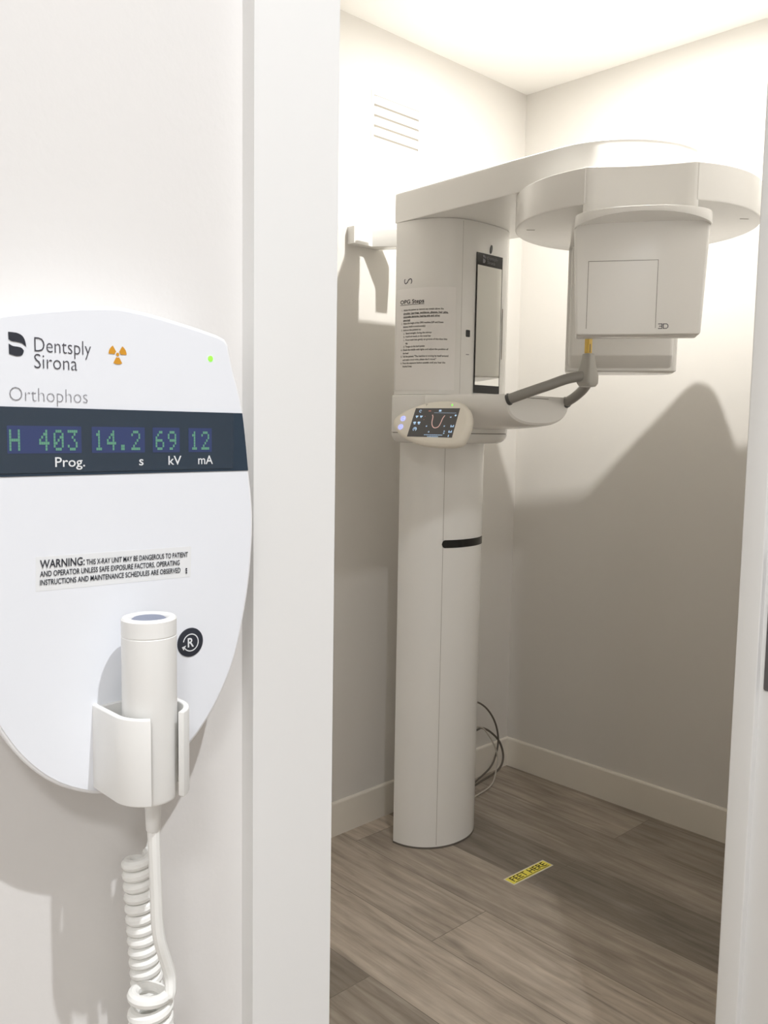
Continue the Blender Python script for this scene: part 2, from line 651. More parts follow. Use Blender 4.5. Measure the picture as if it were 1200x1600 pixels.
# carriage
car = dshape(0.197, 0.2, 2.8, clamp=1.7295, N=96)
bm = B()
prism(bm, car + [(2.262, 1.930), (2.262, 1.800), (1.962, 1.800), (1.962, 1.930)], 1.4545, 1.9705)
carriage = obj('carriage', bm, M_white, mach)
def on_car(s, z, lift=0.0005):
    p, n = at_arc(car, s)
    q = p + n * lift
    return (q.x, q.y, z)
S0 = 0.008

# rotated letter S
bm = B()
put_text(bm, 'S', 0.046, lambda x, y: on_car(0.052 + x, 1.797 + y), bold=-0.012, rot=PI / 2, x0=0.015, y0=-0.0145)
obj('model_letter', bm, M_ink2, carriage)
# positioning-light window, lens, light slit
T_fr = lambda u, v, w: (u, 1.7295 - w, v)
bm = B()
sq = arc_of_x(car, 2.0312)
for_sq = rrect(-0.008, 0.008, -0.0105, 0.0105, 0.003)
bm.faces.new([bm.verts.new(on_car(sq + u, 1.6385 + v, 0.0006)) for u, v in for_sq])
obj('laser_window', bm, M_black, carriage)
bm = B()
bm.faces.new([bm.verts.new(on_car(sq + u, 1.576 + v, 0.0006)) for u, v in rrect(-0.006, 0.006, -0.0012, 0.0012, 0.001)])
obj('printed_mark', bm, M_ink, carriage)
bm = B()
prism(bm, [(2.1222 + 0.0055 * math.cos(a) + 0.002 * math.sin(a), 1.898 + 0.0135 * math.sin(a)) for a in [2 * PI * k / 24 for k in range(24)]], -0.001, 0.0012, T_fr)
obj('lens', bm, M_black, carriage)
bm = B()
sl = arc_of_x(car, 2.195)
strip_on(bm, car, sl - 0.0022, sl + 0.0022, lambda f: 1.572, lambda f: 1.728, 0.0008, 3)
obj('light_slit', bm, M_mark, carriage)
bm = B()
sv = arc_of_x(car, 2.0075)
strip_on(bm, car, sv - 0.0003, sv + 0.0003, lambda f: 1.458, lambda f: 1.966, 0.0003, 1)
obj('seam', bm, M_mark, carriage)

# mirror with black surround
bm = B()
fr_o = [(2.0565, 1.4625), (2.1795, 1.4625), (2.1795, 1.8815), (2.0565, 1.8815)]
prism(bm, fr_o, -0.0015, 0.0008, T_fr)
mirror = lab(obj('mirror_frame', bm, M_black, carriage), 'black frame around the tall mirror')
bm = B()
prism(bm, [(2.0600, 1.4870), (2.1760, 1.4870), (2.1760, 1.8450), (2.0600, 1.8450)], 0.0002, 0.0014, T_fr)
obj('mirror_glass', bm, M_mirror, mach)
bm = B()
tf = lambda x, y: (x, 1.7295 - 0.0011, y)
put_text(bm, 'Dentsply', 0.0135, tf, x0=2.105, y0=1.8655, width=0.05)
put_text(bm, 'Sirona', 0.0135, tf, x0=2.105, y0=1.8530, width=0.037)
plate(bm, [(2.084, 1.877), (2.090, 1.877), (2.097, 1.872), (2.0985, 1.866), (2.091, 1.869), (2.084, 1.870)], lambda u, v, w: tf(u, v))
plate(bm, [(2.084, 1.866), (2.090, 1.866), (2.0965, 1.862), (2.096, 1.857), (2.091, 1.853), (2.084, 1.853)], lambda u, v, w: tf(u, v))
obj('maker_mark', bm, M_ink, mach)

# lower housing, rounded underneath, with the forward tongue that carries the handles
lh = dshape(0.205, 0.21, 2.8, N=72)
bm = B()
rings = []
for k in range(7):
    a = PI / 2 * k / 6
    rings.append([(x, y, 1.3375 - 0.030 * math.cos(a)) for x, y in [(CX + (x - CX) * (1 - 0.16 * (1 - math.sin(a))), CY + (y - CY) * (1 - 0.16 * (1 - math.sin(a)))) for x, y in lh]])
loft(bm, rings)
skirt = obj('lower_skirt', bm, M_white, mach)
bm = B()
prism(bm, inset(lh, 0.003), 1.3370, 1.3400)
lab(obj('skirt_gap', bm, M_seam, mach), 'dark gap under the lower housing')
bm = B()
prism(bm, lh, 1.3395, 1.4535, b1=0.004, b0=0.002)
low = obj('lower_housing', bm, M_white, mach)
bm = B()
rings = []
def tongue(hw, zt, zb, y, n=20):
    P = [(CX - hw, y, zt), ]
    P = []
    for k in range(n + 1):      # lower half: flattened arc
        t = PI * k / n
        c, s = math.cos(t), math.sin(t)
        P.append((CX - hw * math.copysign(abs(c) ** 0.8, c), y, zt - 0.010 - (zt - 0.010 - zb) * s ** 0.75))
    for k in range(5):
        t = k / 4
        P.append((CX + hw * (1 - 0.02 - 0.0 * t) - (2 * hw * 0.98) * t, y, zt))
    return P
for y, hw, zb in ((1.80, 0.196, 1.352), (1.70, 0.186, 1.352), (1.64, 0.174, 1.354), (1.58, 0.165, 1.358), (1.54, 0.158, 1.363), (1.529, 0.154, 1.367), (1.525, 0.148, 1.373)):
    rings.append(tongue(hw, 1.4515, zb, y))
loft(bm, rings)
tong = obj('handle_support', bm, M_white, mach)
bm = B()
plate(bm, rrect(CX - 0.075, CX + 0.045, 1.4435, 1.4450, 0.0004, 2), lambda u, v, w: (u, 1.5243, v))
obj('lid_line', bm, M_mark, tong)

# grey handle bars and bite holder
for sx in (-1, 1):
    bm = B()
    pts = smooth_line([(CX + sx * 0.140, 1.528, 1.4375), (CX + sx * 0.124, 1.486, 1.4535), (CX + sx * 0.090, 1.434, 1.4755),
                       (CX + sx * 0.050, 1.394, 1.4960), (CX + sx * 0.004, 1.366, 1.5060)], 8)
    tube(bm, pts, 0.0145, 18)
    hb = obj('handle_bar', bm, M_tube, mach)
    bm = B()
    d = (pts[1] - pts[0]).normalized()
    tube(bm, [pts[0] - d * 0.006, pts[0] - d * 0.004, pts[0] + d * 0.003, pts[0] + d * 0.004], [0.0150, 0.0172, 0.0172, 0.0150], 20)
    lab(obj('collar', bm, M_tubed, hb), 'dark grey collar at the foot of the handle')
bm = B()
rings = []
for z, hx, hy, r in ((1.474, 0.010, 0.012, 0.006), (1.476, 0.020, 0.018, 0.008), (1.484, 0.026, 0.022, 0.009), (1.505, 0.027, 0.022, 0.008),
                     (1.535, 0.018, 0.017, 0.006), (1.560, 0.0135, 0.014, 0.005), (1.5655, 0.0125, 0.013, 0.005), (1.567, 0.010, 0.010, 0.004)):
    rings.append([(x, y, z) for x, y in rrect(CX + 0.002 - hx, CX + 0.002 + hx, 1.366 - hy, 1.366 + hy, r, 4)])
loft(bm, rings)
bh = lab(obj('bite_holder', bm, M_hold, mach), 'grey tapered holder for the bite stick')
bm = B()
prism(bm, rrect(CX - 0.0075, CX + 0.0095, 1.359, 1.374, 0.002, 3), 1.560, 1.622, b1=0.002)
bs = lab(obj('bite_stick', bm, M_yel, bh), 'amber bite stick')
bm = B()
box(bm, CX - 0.0035, CX - 0.0005, 1.3585, 1.359, 1.569, 1.592)
obj('stick_slot', bm, M_seam, mach)

# touch panel on the left of the carriage
al, th = math.radians(12), math.radians(25)
pn = Vector((-math.cos(al) * math.cos(th), -math.sin(al) * math.cos(th), math.sin(th)))
pu = Vector((math.sin(al), -math.cos(al), 0))
pv = pn.cross(pu)
P0 = Vector((1.86, 1.7092, 1.368))
TP = lambda u, v, w: P0 + pu * u + pv * v + pn * w
po = [(-0.1434, 0.0005), (-0.1370, 0.0235), (-0.0967, 0.0491), (-0.0364, 0.0690), (0.027, 0.0737), (0.072, 0.0660), (0.0985, 0.0440), (0.1110, 0.0150),
      (0.1090, -0.0263), (0.0930, -0.0639), (0.0447, -0.0715), (-0.0313, -0.0655), (-0.0915, -0.0465), (-0.1276, -0.0223)]
pout = [(p.x, p.y) for p in smooth_line(po, 6, True)]
bm = B()
rings = []
for w, d, sh in ((-0.040, 0.030, 0), (-0.038, 0.018, 0), (-0.030, 0.007, 0), (-0.020, 0.0015, 0), (-0.012, 0.0, 0), (-0.006, 0.0012, 0), (-0.002, 0.005, 0), (-0.0005, 0.009, 0), (0.0, 0.013, 0)):
    q = inset(pout, d)
    rings.append([TP(u + (0.010 * (-w / 0.04) if u > 0.05 else 0), v, w) for u, v in q])
loft(bm, rings)
pad = obj('control_panel', bm, M_pad, mach)
bm = B()
tube(bm, [TP(0.0, 0.0, -0.03), Vector((1.93, 1.74, 1.385)), Vector((2.02, 1.79, 1.40))], 0.026, 14)
obj('panel_arm', bm, M_white, mach)
TS = lambda u, v, w: TP(u, v, w + 0.0003)
scr = [(-0.0739, 0.0470), (0.0738, 0.0471), (0.0709, -0.0451), (-0.0789, -0.0442)]
bm = B()
prism(bm, scr[::-1], -0.002, 0.0005, TP)
screen = lab(obj('touch_screen', bm, M_scr, pad), 'dark screen showing a dental arch and icons')
bm = B()
def ribbon(bm, pts, hw, T, w):
    P = [Vector(p) for p in pts]
    A, C_ = [], []
    for i, p in enumerate(P):
        t = (P[min(i + 1, len(P) - 1)] - P[max(i - 1, 0)]).normalized()
        n = Vector((-t.y, t.x))
        A.append(bm.verts.new(T(*(p + n * hw), w)))
        C_.append(bm.verts.new(T(*(p - n * hw), w)))
    for i in range(len(P) - 1):
        bm.faces.new((A[i], A[i + 1], C_[i + 1], C_[i]))
arch = [(-0.0114, 0.0259), (-0.0078, 0.0183), (-0.007, 0.0047), (-0.004, -0.0062), (0.0023, -0.0137), (0.0099, -0.0154), (0.0187, -0.0113), (0.0228, -0.0004), (0.0258, 0.0145), (0.0304, 0.024)]
ribbon(bm, smooth_line(arch, 6), 0.0013, TP, 0.0010)
obj('arch_drawing', bm, M_arch, screen)
bm = B()
def tooth_icon(u, v, s):
    plate(bm, [(u - s, v + s * .7), (u + s, v + s * .7), (u + s * .8, v - s * .1), (u + s * .35, v - s * .1), (u + s * .3, v - s * .8), (u - s * .3, v - s * .8), (u - s * .35, v - s * .1), (u - s * .8, v - s * .1)][::-1], TP, 0.0010)
for u, v in ((-0.0623, 0.0193), (-0.0477, 0.0194)):
    tooth_icon(u, v, 0.0048)
for u, v in ((-0.0648, -0.0009), (-0.0502, -0.0007)):
    plate(bm, rrect(u - 0.0048, u + 0.0048, v - 0.001, v + 0.0042, 0.002, 3), TP, 0.0010)
    plate(bm, rrect(u - 0.0025, u + 0.0040, v - 0.0042, v - 0.0016, 0.001, 3), TP, 0.0010)
def ring_icon(u, v, r, hw, a0=0.0, a1=2 * PI):
    ribbon(bm, [(u + r * math.cos(a0 + (a1 - a0) * k / 20), v + r * math.sin(a0 + (a1 - a0) * k / 20)) for k in range(21)], hw, TP, 0.0010)
ring_icon(-0.0586, -0.0205, 0.0055, 0.0010, -1.1, 4.2)
plate(bm, circle(-0.0580, -0.0195, 0.0022, 10), TP, 0.0010)
ring_icon(-0.0550, 0.0373, 0.0035, 0.0008, 0.3, 5.6)
plate(bm, rrect(0.0070, 0.0150, 0.0360, 0.0420, 0.001, 2), TP, 0.0010)
plate(bm, circle(0.0655, 0.0242, 0.0030, 12), TP, 0.0010)
for u, v, n in ((0.0630, -0.0093, 3), (0.0610, -0.0266, 3), (0.0625, -0.0399, 1)):
    for k in range(n):
        plate(bm, rrect(u - 0.0055 + k * 0.004, u - 0.0025 + k * 0.004, v - 0.0035, v + 0.0035 - (k % 2) * 0.003, 0.0006, 2), TP, 0.0010)
for u, v in ((-0.0215, -0.0105), (0.0374, -0.0097), (-0.0093, -0.0284), (0.0416, -0.0257), (0.0416, -0.0320), (0.0514, 0.0187)):
    ring_icon(u, v, 0.0016, 0.0006)
for u0, u1, v in ((-0.0223, 0.036, -0.0380), (-0.0107, 0.0233, -0.0432)):
    u = u0
    while u < u1:
        w_ = random.uniform(0.002, 0.006)
        plate(bm, rrect(u, u + w_, v - 0.0010, v + 0.0010, 0.0004, 2), TP, 0.0010)
        u += w_ + 0.0012
ribbon(bm, [(-0.0074, 0.0325), (0.066, 0.0317)], 0.0003, TP, 0.0010)
obj('screen_icons', bm, M_icon, screen)
bm = B()
plate(bm, rrect(-0.028, -0.019, 0.0365, 0.0395, 0.001, 2), TP, 0.0010)
for u, v in ((-0.0350, 0.021), (-0.0360, 0.010), (0.0480, 0.019)):
    plate(bm, circle(u, v, 0.0012, 8), TP, 0.0010)
obj('screen_marks', bm, M_sred, screen)
for u, v in ((-0.1088, 0.0134), (-0.1099, -0.0137)):
    bm = B()
    prism(bm, circle(u, v, 0.0088, 24), -0.001, 0.0006, TP)
    bt = lab(obj('panel_button', bm, M_bluehalo, pad), 'round button glowing blue')
bm = B()
for u, v in ((-0.1088, 0.0134), (-0.1099, -0.0137)):
    ring_icon(u, v, 0.0044, 0.0011, 0.5, 5.9)
plate(bm, circle(-0.1088, 0.0134, 0.0015, 8), TP, 0.0010)
obj('button_symbols', bm, M_blue, pad)
bm = B()
prism(bm, circle(0.0453, 0.0575, 0.0024, 14), -0.004, 0.0002, TP)
lab(obj('status_light', bm, M_led, pad), 'small green status light')
bm = B()
ribbon(bm, [(-0.0401, 0.0545), (-0.0401, 0.0600)], 0.0005, TP, 0.0003)
ribbon(bm, [(-0.0440, 0.0600), (-0.0362, 0.0600)], 0.0005, TP, 0.0003)
obj('antenna_mark', bm, M_mark, pad)

# arm: beam running forward from the column, ending round above the patient
ARM_C = (2.12, 1.318)
def arm_outline(t):
    """plan outline at height fraction t; the round end flares out towards its foot"""
    P = [(1.916, 1.938)]
    a0, a1 = 184, 356
    P += [(1.907, 1.80), (1.896, 1.62), (1.886, 1.45)]
    for k in range(49):
        d = a0 + (a1 - a0) * k / 48
        e = min(d - a0, a1 - d) / 26.0
        e = min(1.0, max(0.0, e))
        e = e * e * (3 - 2 * e)
        R = 0.238 + 0.052 * e * (1 - t)
        a = math.radians(d)
        P.append((ARM_C[0] + R * math.cos(a), ARM_C[1] + R * math.sin(a)))
    P += [(2.354, 1.45), (2.340, 1.62), (2.320, 1.80), (2.308, 1.938)]
    P += [(2.262, 1.938), (2.262, 1.800), (1.962, 1.800), (1.962, 1.938)]   # open back around the lift rail
    return P
bm = B()
AZ0, AZ1 = 1.9715, 2.060
rings = [[(x, y, AZ0) for x, y in inset(arm_outline(0), 0.0015)]]
for k in range(9):
    t = k / 8
    z = AZ0 + 0.0015 + (AZ1 - AZ0 - 0.0075) * t
    rings.append([(x, y, z) for x, y in arm_outline(t)])
for k in range(1, 4):
    a = PI / 2 * k / 3
    rings.append([(x, y, AZ1 - 0.006 * (1 - math.sin(a))) for x, y in inset(arm_outline(1), 0.006 * (1 - math.cos(a)))])
loft(bm, rings)
obj('arm', bm, M_white, mach)

# rotating unit
DC = Vector((2.12, 1.245))
ga = Vector((0.841, 0.541)).normalized()      # from the front housing to the rear housing
gw = Vector((ga.y, -ga.x))                    # to the right, seen from the front housing
def TG(w, s, z, shift=0.0):
    p = DC + ga * s + gw * (w + shift)
    return (p.x, p.y, z)
RD = 0.311
disc = []
hc = 0.128
a_cut = math.asin(hc / RD)
for k in range(73):
    a = a_cut + (2 * PI - 2 * a_cut) * k / 72
    disc.append((-RD * math.sin(a) * 1.0, -RD * math.cos(a)))   # (w, s); starts and ends beside the front flat
disc = [(-w, s) for w, s in disc]
sf = -RD * math.cos(a_cut)
flat = []
for k in range(1, 12):          # shallow hollow between the two ends of the cut
    f = k / 12
    flat.append((-hc + 2 * hc * f, sf + 0.012 * math.sin(PI * f)))
disc_out = disc + flat
bm = B()
prism(bm, disc_out, 1.886, 1.9705, lambda w, s, z: TG(w, s, z), b0=0.003, b1=0.002)
unit = obj('rotating_disc', bm, M_white, mach)
for w, s in ((-0.268, -0.035), (0.262, -0.075)):
    bm = B()
    q = Vector(TG(w, s, 1.886))
    e = Vector((rt.x, rt.y, 0)).normalized()
    box(bm, -0.011, 0.011, -0.0015, 0.0015, -0.0006, 0.001, lambda a, b, c: (q.x + 0.717 * a + 0.697 * b, q.y - 0.697 * a + 0.717 * b, q.z + c))
    obj('service_slot', bm, M_mark, unit)

# sensor housing hanging in front, with the bulging collar on top
neck = [(-0.131, -0.15), (-0.131, sf + 0.010), (-0.1295, sf + 0.004), (-0.1255, sf + 0.0005), (-0.118, sf - 0.0012)]
neck += [(-0.118 + 0.236 * k / 14, sf - 0.0012 + 0.011 * math.sin(PI * k / 14)) for k in range(1, 14)]
neck += [(0.118, sf - 0.0012), (0.1255, sf + 0.0005), (0.1295, sf + 0.004), (0.131, sf + 0.010), (0.131, -0.15)]
bm = B()
prism(bm, neck, 1.855, 1.9709, TG, b1=0.0015)
obj('sensor_neck', bm, M_white, mach)
band = [(0.156, -0.15), (0.156, -0.262)]
for k in range(25):
    t = PI * k / 24
    band.append((0.156 * math.copysign(abs(math.cos(t)) ** 0.62, math.cos(t)), -0.270 - 0.066 * math.sin(t) ** 0.85))
band += [(-0.156, -0.262), (-0.156, -0.15)]
bm = B()
def band_ring(ins, zf):
    return [TG(w, sv_, zf(max(0.0, 1 - (w / 0.156) ** 2) if sv_ < -0.262 else 0.0), 0.007) for w, sv_ in inset(band, ins)]
rings = [[TG(w * 0.94, max(sv_, -0.262), 1.842, 0.007) for w, sv_ in band],
         [TG(w * 0.985, sv_ + (0.007 if sv_ < -0.2 else 0), 1.8315 + 0.023 * (max(0.0, 1 - (w / 0.156) ** 2) if sv_ < -0.262 else 0.0), 0.007) for w, sv_ in band],
         band_ring(0.0008, lambda f: 1.8312 + 0.023 * f), band_ring(0.0, lambda f: 1.8330 + 0.023 * f),
         band_ring(0.0, lambda f: 1.8560 + 0.007 * f), band_ring(0.0012, lambda f: 1.8585 + 0.007 * f), band_ring(0.003, lambda f: 1.8595 + 0.007 * f)]
loft(bm, rings)
obj('sensor_collar', bm, M_white, mach)
bm = B()
rings = []
for z, hw in ((1.5835, 0.1405), (1.5840, 0.1425), (1.5865, 0.1440), (1.65, 0.1470), (1.75, 0.1515), (1.845, 0.1555)):
    rings.append([TG(w, s, z, 0.006) for w, s in rrect(-hw, hw, -0.272, -0.165, [0.004, 0.004, 0.008, 0.008], 5)])
loft(bm, rings)
sens = obj('sensor_housing', bm, M_white, mach)
bm = B()
TF = lambda u, v, w: TG(u, -0.2723 - w, v, 0.006)
for u0, u1, v0, v1 in ((-0.1185, -0.1175, 1.597, 1.7555), (0.0410, 0.0420, 1.597, 1.7555), (-0.1185, 0.0420, 1.7545, 1.7555)):
    plate(bm, [(u0, v0), (u1, v0), (u1, v1), (u0, v1)], TF)
obj('hatch_outline', bm, M_seam, sens)
bm = B()
fn = lambda x, y: TF(x, y, 0.0)
def stroke(pts, hw=0.0009):
    ribbon(bm, pts, hw, lambda u, v, w: TF(u, v, w), 0.0)
u, v, h, w_ = 0.0475, 1.5960, 0.0105, 0.0105
stroke([(u, v + h), (u + w_ * .85, v + h)])
stroke([(u + w_ * .2, v + h / 2), (u + w_ * .85, v + h / 2)])
stroke([(u, v), (u + w_ * .85, v)])
stroke([(u + w_ * .85, v - .0009), (u + w_ * .85, v + h + .0009)])
u += 0.0120
stroke([(u, v - .0009), (u, v + h + .0009)])
stroke([(u, v + h), (u + w_ * .7, v + h), (u + w_, v + h * .72), (u + w_, v + h * .28), (u + w_ * .7, v), (u, v)])
obj('emblem', bm, M_ink2, sens)

# tube housing hanging behind
bm = B()
rings = []
for z, sfw in ((1.5300, 0.252), (1.5320, 0.240), (1.5360, 0.234), (1.5700, 0.196), (1.5730, 0.1945), (1.5760, 0.194), (1.70, 0.194), (1.90, 0.194)):
    ins = 0.006 if z < 1.531 else (0.002 if z < 1.534 else 0.0)
    rings.append([TG(w, s, z) for w, s in rrect(-0.163 + ins, 0.132 - ins, sfw, 0.290 - ins, [0.02, 0.02, 0.012, 0.012], 5)])
loft(bm, rings)
tubeh = obj('tube_housing', bm, M_white, mach)
bm = B()
rings = []
for z in (1.528, 1.531, 1.60, 1.70, 1.895, 1.930):
    i_ = 0.005 if z < 1.53 else 0
    for_out = []
    rings.append([TG(w, s, z) for w, s in rrect(-0.173 + i_, 0.146 - i_, 0.232 + i_, 0.400 - i_, [0.055, 0.040, 0.012, 0.012], 7)])
loft(bm, rings)
obj('tube_shell', bm, M_white, mach)

# bracket to the wall
bm = B()
prism(bm, [(1.868, YA + 0.001), (1.868, 2.070), (1.945, 2.070), (2.010, 1.985), (2.02, 1.93), (2.06, 1.93), (2.06, 2.00), (1.990, YA + 0.001)], 1.925, 1.9785, b0=0.001, b1=0.001)
obj('wall_bracket', bm, M_white, mach)

# ------------------------------------------------------------------ sheet of instructions taped to the carriage
sheet = thing('instruction_sheet', (1.955, 1.80, 1.468),
              'white printed OPG Steps sheet taped around the left of the machine carriage', 'paper')
sL, sR = 0.006, 0.2065
bm = B()
strip_on(bm, car, sL, sR, lambda f: 1.4675, lambda f: 1.7710, 0.0008, 40)
obj('page', bm, M_paper, sheet)
PW = sR - sL
bm = B()
bmB = B()
op = lambda x, y: on_car(sL + x, y, 0.0012)
def rule(bm, x0, x1, y0, y1, n=24):
    for k in range(n):
        a, b = x0 + (x1 - x0) * k / n, x0 + (x1 - x0) * (k + 1) / n
        plate(bm, [(a, y0), (b, y0), (b, y1), (a, y1)], lambda u, v, w: op(u, v))
put_text(bmB, 'OPG Steps', 0.0165, op, bold=0.022, x0=0.016, y0=1.7265, width=0.088)
rule(bmB, 0.0155, 0.104, 1.7222, 1.7238)
LINES = [
    ('1.', 0, 'Advise the patient to remove any metals above the', 0),
    ('', 0, 'shoulder (earrings, necklaces, glasses, hair pins,', 1),
    ('', 0, 'removable dentures, hearing aids and other', 1),
    ('', 0, 'piercing)', 1),
    ('2.', 0, 'Adjust the height of the OPG machine (UP and Down', 0),
    ('', 0, 'button, hold it continuously)', 0),
    ('3.', 0, 'Instruct the patient to:', 0),
    ('a.', 1, 'Stand straight, facing the mirror', 0),
    ('b.', 1, 'Hold both hands on the metal bar', 0),
    ('c.', 1, 'Front teeth bite gently on groove of the blue bite', 0),
    ('', 1, 'tip', 0),
    ('d.', 1, 'Tongue to the hard palate', 0),
    ('4.', 0, 'Check the middle with lights and adjust the position of', 0),
    ('', 0, 'the head', 0),
    ('5.', 0, 'Tell the patient: "The machine is moving by itself around', 0),
    ('', 0, 'and make a buzz noise, please don\'t move!"', 0),
    ('6.', 0, 'Press the exposure button outside until you hear the', 0),
    ('', 0, 'finished beep', 0),
]
y = 1.7050
for num, ind, txt, bold in LINES:
    x0_ = 0.030 + 0.010 * ind
    wdt = min(0.150, len(txt) * 0.00272 * (1.08 if bold else 1.0))
    if num:
        put_text(bm, num, 0.0074, op, x0=x0_ - 0.0085, y0=y)
    put_text(bmB if bold else bm, txt, 0.0074, op, bold=0.022 if bold else 0.013, x0=x0_, y0=y, width=wdt)
    if bold:
        rule(bmB, x0_, x0_ + wdt, y - 0.0017, y - 0.0009)
    y -= 0.0099
obj('printed_text', bm, M_print, sheet)
obj('bold_heading', bmB, M_print, sheet)

# ------------------------------------------------------------------ floor sticker
st = thing('floor_sticker', (2.118, 1.511, 0), 'yellow FEET HERE sticker on the wooden floor below the machine arm', 'sticker')
an = math.radians(-3.0)
def TK(u, v, w):
    return (2.118 + u * math.cos(an) - v * math.sin(an), 1.511 + u * math.sin(an) + v * math.cos(an), w)
bm = B()
prism(bm, rrect(-0.094, 0.094, -0.0215, 0.0215, 0.001, 2), 0.0002, 0.0007, TK)
obj('backing', bm, M_stw, st)
bm = B()
plate(bm, [(-0.0905, -0.0175), (0.0905, -0.0175), (0.0905, 0.0178), (-0.0905, 0.0178)], TK, 0.0009)
obj('yellow_field', bm, M_sty, st)
bm = B()
put_text(bm, 'FEET HERE', 0.033, lambda x, y: TK(x, y, 0.0012), bold=0.008, x0=-0.078, y0=-0.0085, width=0.158)
plate(bm, [(-0.078, -0.0148), (0.080, -0.0148), (0.080, -0.0125), (-0.078, -0.0125)], TK, 0.0012)
obj('lettering', bm, M_black, st)

# ------------------------------------------------------------------ vent in the back wall
vent = thing('air_vent', (2.075, YA, 2.28), 'white slatted air vent high on the wall behind the machine', 'vent')
bm = B()
VX0, VX1, VZ0, VZ1 = 1.962, 2.192, 2.265, 2.418
T_v = lambda u, v, w: (u, YA - w, v)
for z0_, z1_ in ((VZ0, 2.277), (2.406, VZ1)):
    box(bm, VX0, VX1, YA - 0.0012, YA + 0.001, z0_, z1_)
for x0_, x1_ in ((VX0, 1.974), (2.180, VX1)):
    box(bm, x0_, x1_, YA - 0.0012, YA + 0.001, 2.277, 2.406)
obj('frame', bm, M_wall, vent)
bm = box(B(), 1.974, 2.180, YA - 0.0008, YA + 0.001, 2.277, 2.406)  # flat plate; its grey stands in for the dark duct behind the slats
lab(obj('gap_shade', bm, M_gap_shade, vent), 'grey plate coloured as the shade between the slats')
for k in range(4):
    z = 2.2815 + 0.0318 * k
    bm = B()
    loft(bm, [[(x, YA - 0.0008 - (d - 0.0008) * q, zz) for d, zz in ((0.0008, z + 0.0260), (0.0060, z + 0.0250), (0.0060, z + 0.0110), (0.0008, z + 0.0020))] for x, q in ((1.974, 0.15), (1.983, 1.0), (2.171, 1.0), (2.180, 0.15))])
    obj('slat', bm, M_wall, vent)

# ------------------------------------------------------------------ cables behind the column
def cable(pts, r, m, label, name='power_cable'):
    bm = B()
    tube(bm, smooth_line(pts, 8), r, 8)
    tag(obj(name, bm, m), label, 'cable', 'cables behind the machine column')
cable([(2.30, 1.965, 0.375), (2.40, 1.99, 0.36), (2.479, 2.02, 0.335), (2.535, 2.02, 0.295), (2.582, 2.02, 0.233), (2.603, 2.02, 0.164), (2.590, 2.02, 0.103), (2.555, 2.02, 0.062), (2.47, 2.02, 0.030), (2.33, 2.00, 0.004)],
      0.0036, M_cable, 'dark grey cable looping out highest from behind the white column')
cable([(2.34, 1.98, 0.252), (2.45, 2.005, 0.240), (2.521, 2.035, 0.224), (2.578, 2.04, 0.194), (2.634, 2.04, 0.144), (2.656, 2.035, 0.087), (2.640, 2.03, 0.048), (2.599, 2.03, 0.028), (2.499, 2.03, 0.014), (2.34, 2.01, 0.004)],
      0.0042, M_cable, 'thick dark cable curling farthest right near the corner skirting')
cable([(2.33, 1.97, 0.270), (2.42, 1.99, 0.262), (2.482, 2.005, 0.243), (2.520, 2.005, 0.208), (2.565, 2.005, 0.147), (2.582, 2.005, 0.100), (2.575, 2.005, 0.05), (2.53, 1.99, 0.012), (2.42, 1.975, 0.005), (2.32, 1.97, 0.004)],
      0.0028, M_cable2, 'thin pale grey cable drooping between the two dark ones')

# ------------------------------------------------------------------ remote control on the hall wall
RX, YF = 0.1962, 0.378
rem = thing('remote_control_panel', (RX, YW, 1.173), 'white shield-shaped x-ray remote control mounted on the hall wall beside the door', 'control panel')
half = [(0.0, 1.4038), (0.014, 1.4025), (0.027, 1.4004), (0.040, 1.3980), (0.0515, 1.3955), (0.0562, 1.3938), (0.0584, 1.3910), (0.0610, 1.3800), (0.0670, 1.3586), (0.0710, 1.3269),
        (0.0733, 1.3048), (0.0728, 1.2843), (0.0700, 1.2604), (0.0630, 1.2303), (0.0540, 1.2105), (0.0440, 1.1962), (0.0325, 1.1852), (0.0187, 1.1772), (0.008, 1.1738)]
half = [(u * 1.025, v) for u, v in half]
half_s = [(p.x, p.y) for p in smooth_line(half[:5], 4)] + [half[5]] + [(p.x, p.y) for p in smooth_line(half[6:], 5)]
rout = [(RX + u, v) for u, v in half_s] + [(RX - u, v) for u, v in half_s[::-1][:-1]]
TR_ = lambda u, v, w: (u, YF - w, v)      # w = out from the front face
bm = B()
back = inset(rout, 0.006)
rings = [[TR_(u, v, -(YW - YF)) for u, v in back], [TR_(u, v, -0.012) for u, v in inset(rout, 0.0012)]]
for k in range(4):
    a = PI / 2 * k / 3
    rings.append([TR_(u, v, -0.0012 * (1 - math.sin(a)) - 0.0002) for u, v in inset(rout, 0.0012 * (1 - math.cos(a)))])
loft(bm, rings)
body = obj('body', bm, M_remote, rem, sharp=50)
bm = B()
prism(bm, inset(rout, 0.0017), -0.001, 0.0002, TR_)
face = obj('front_face', bm, M_face, rem)

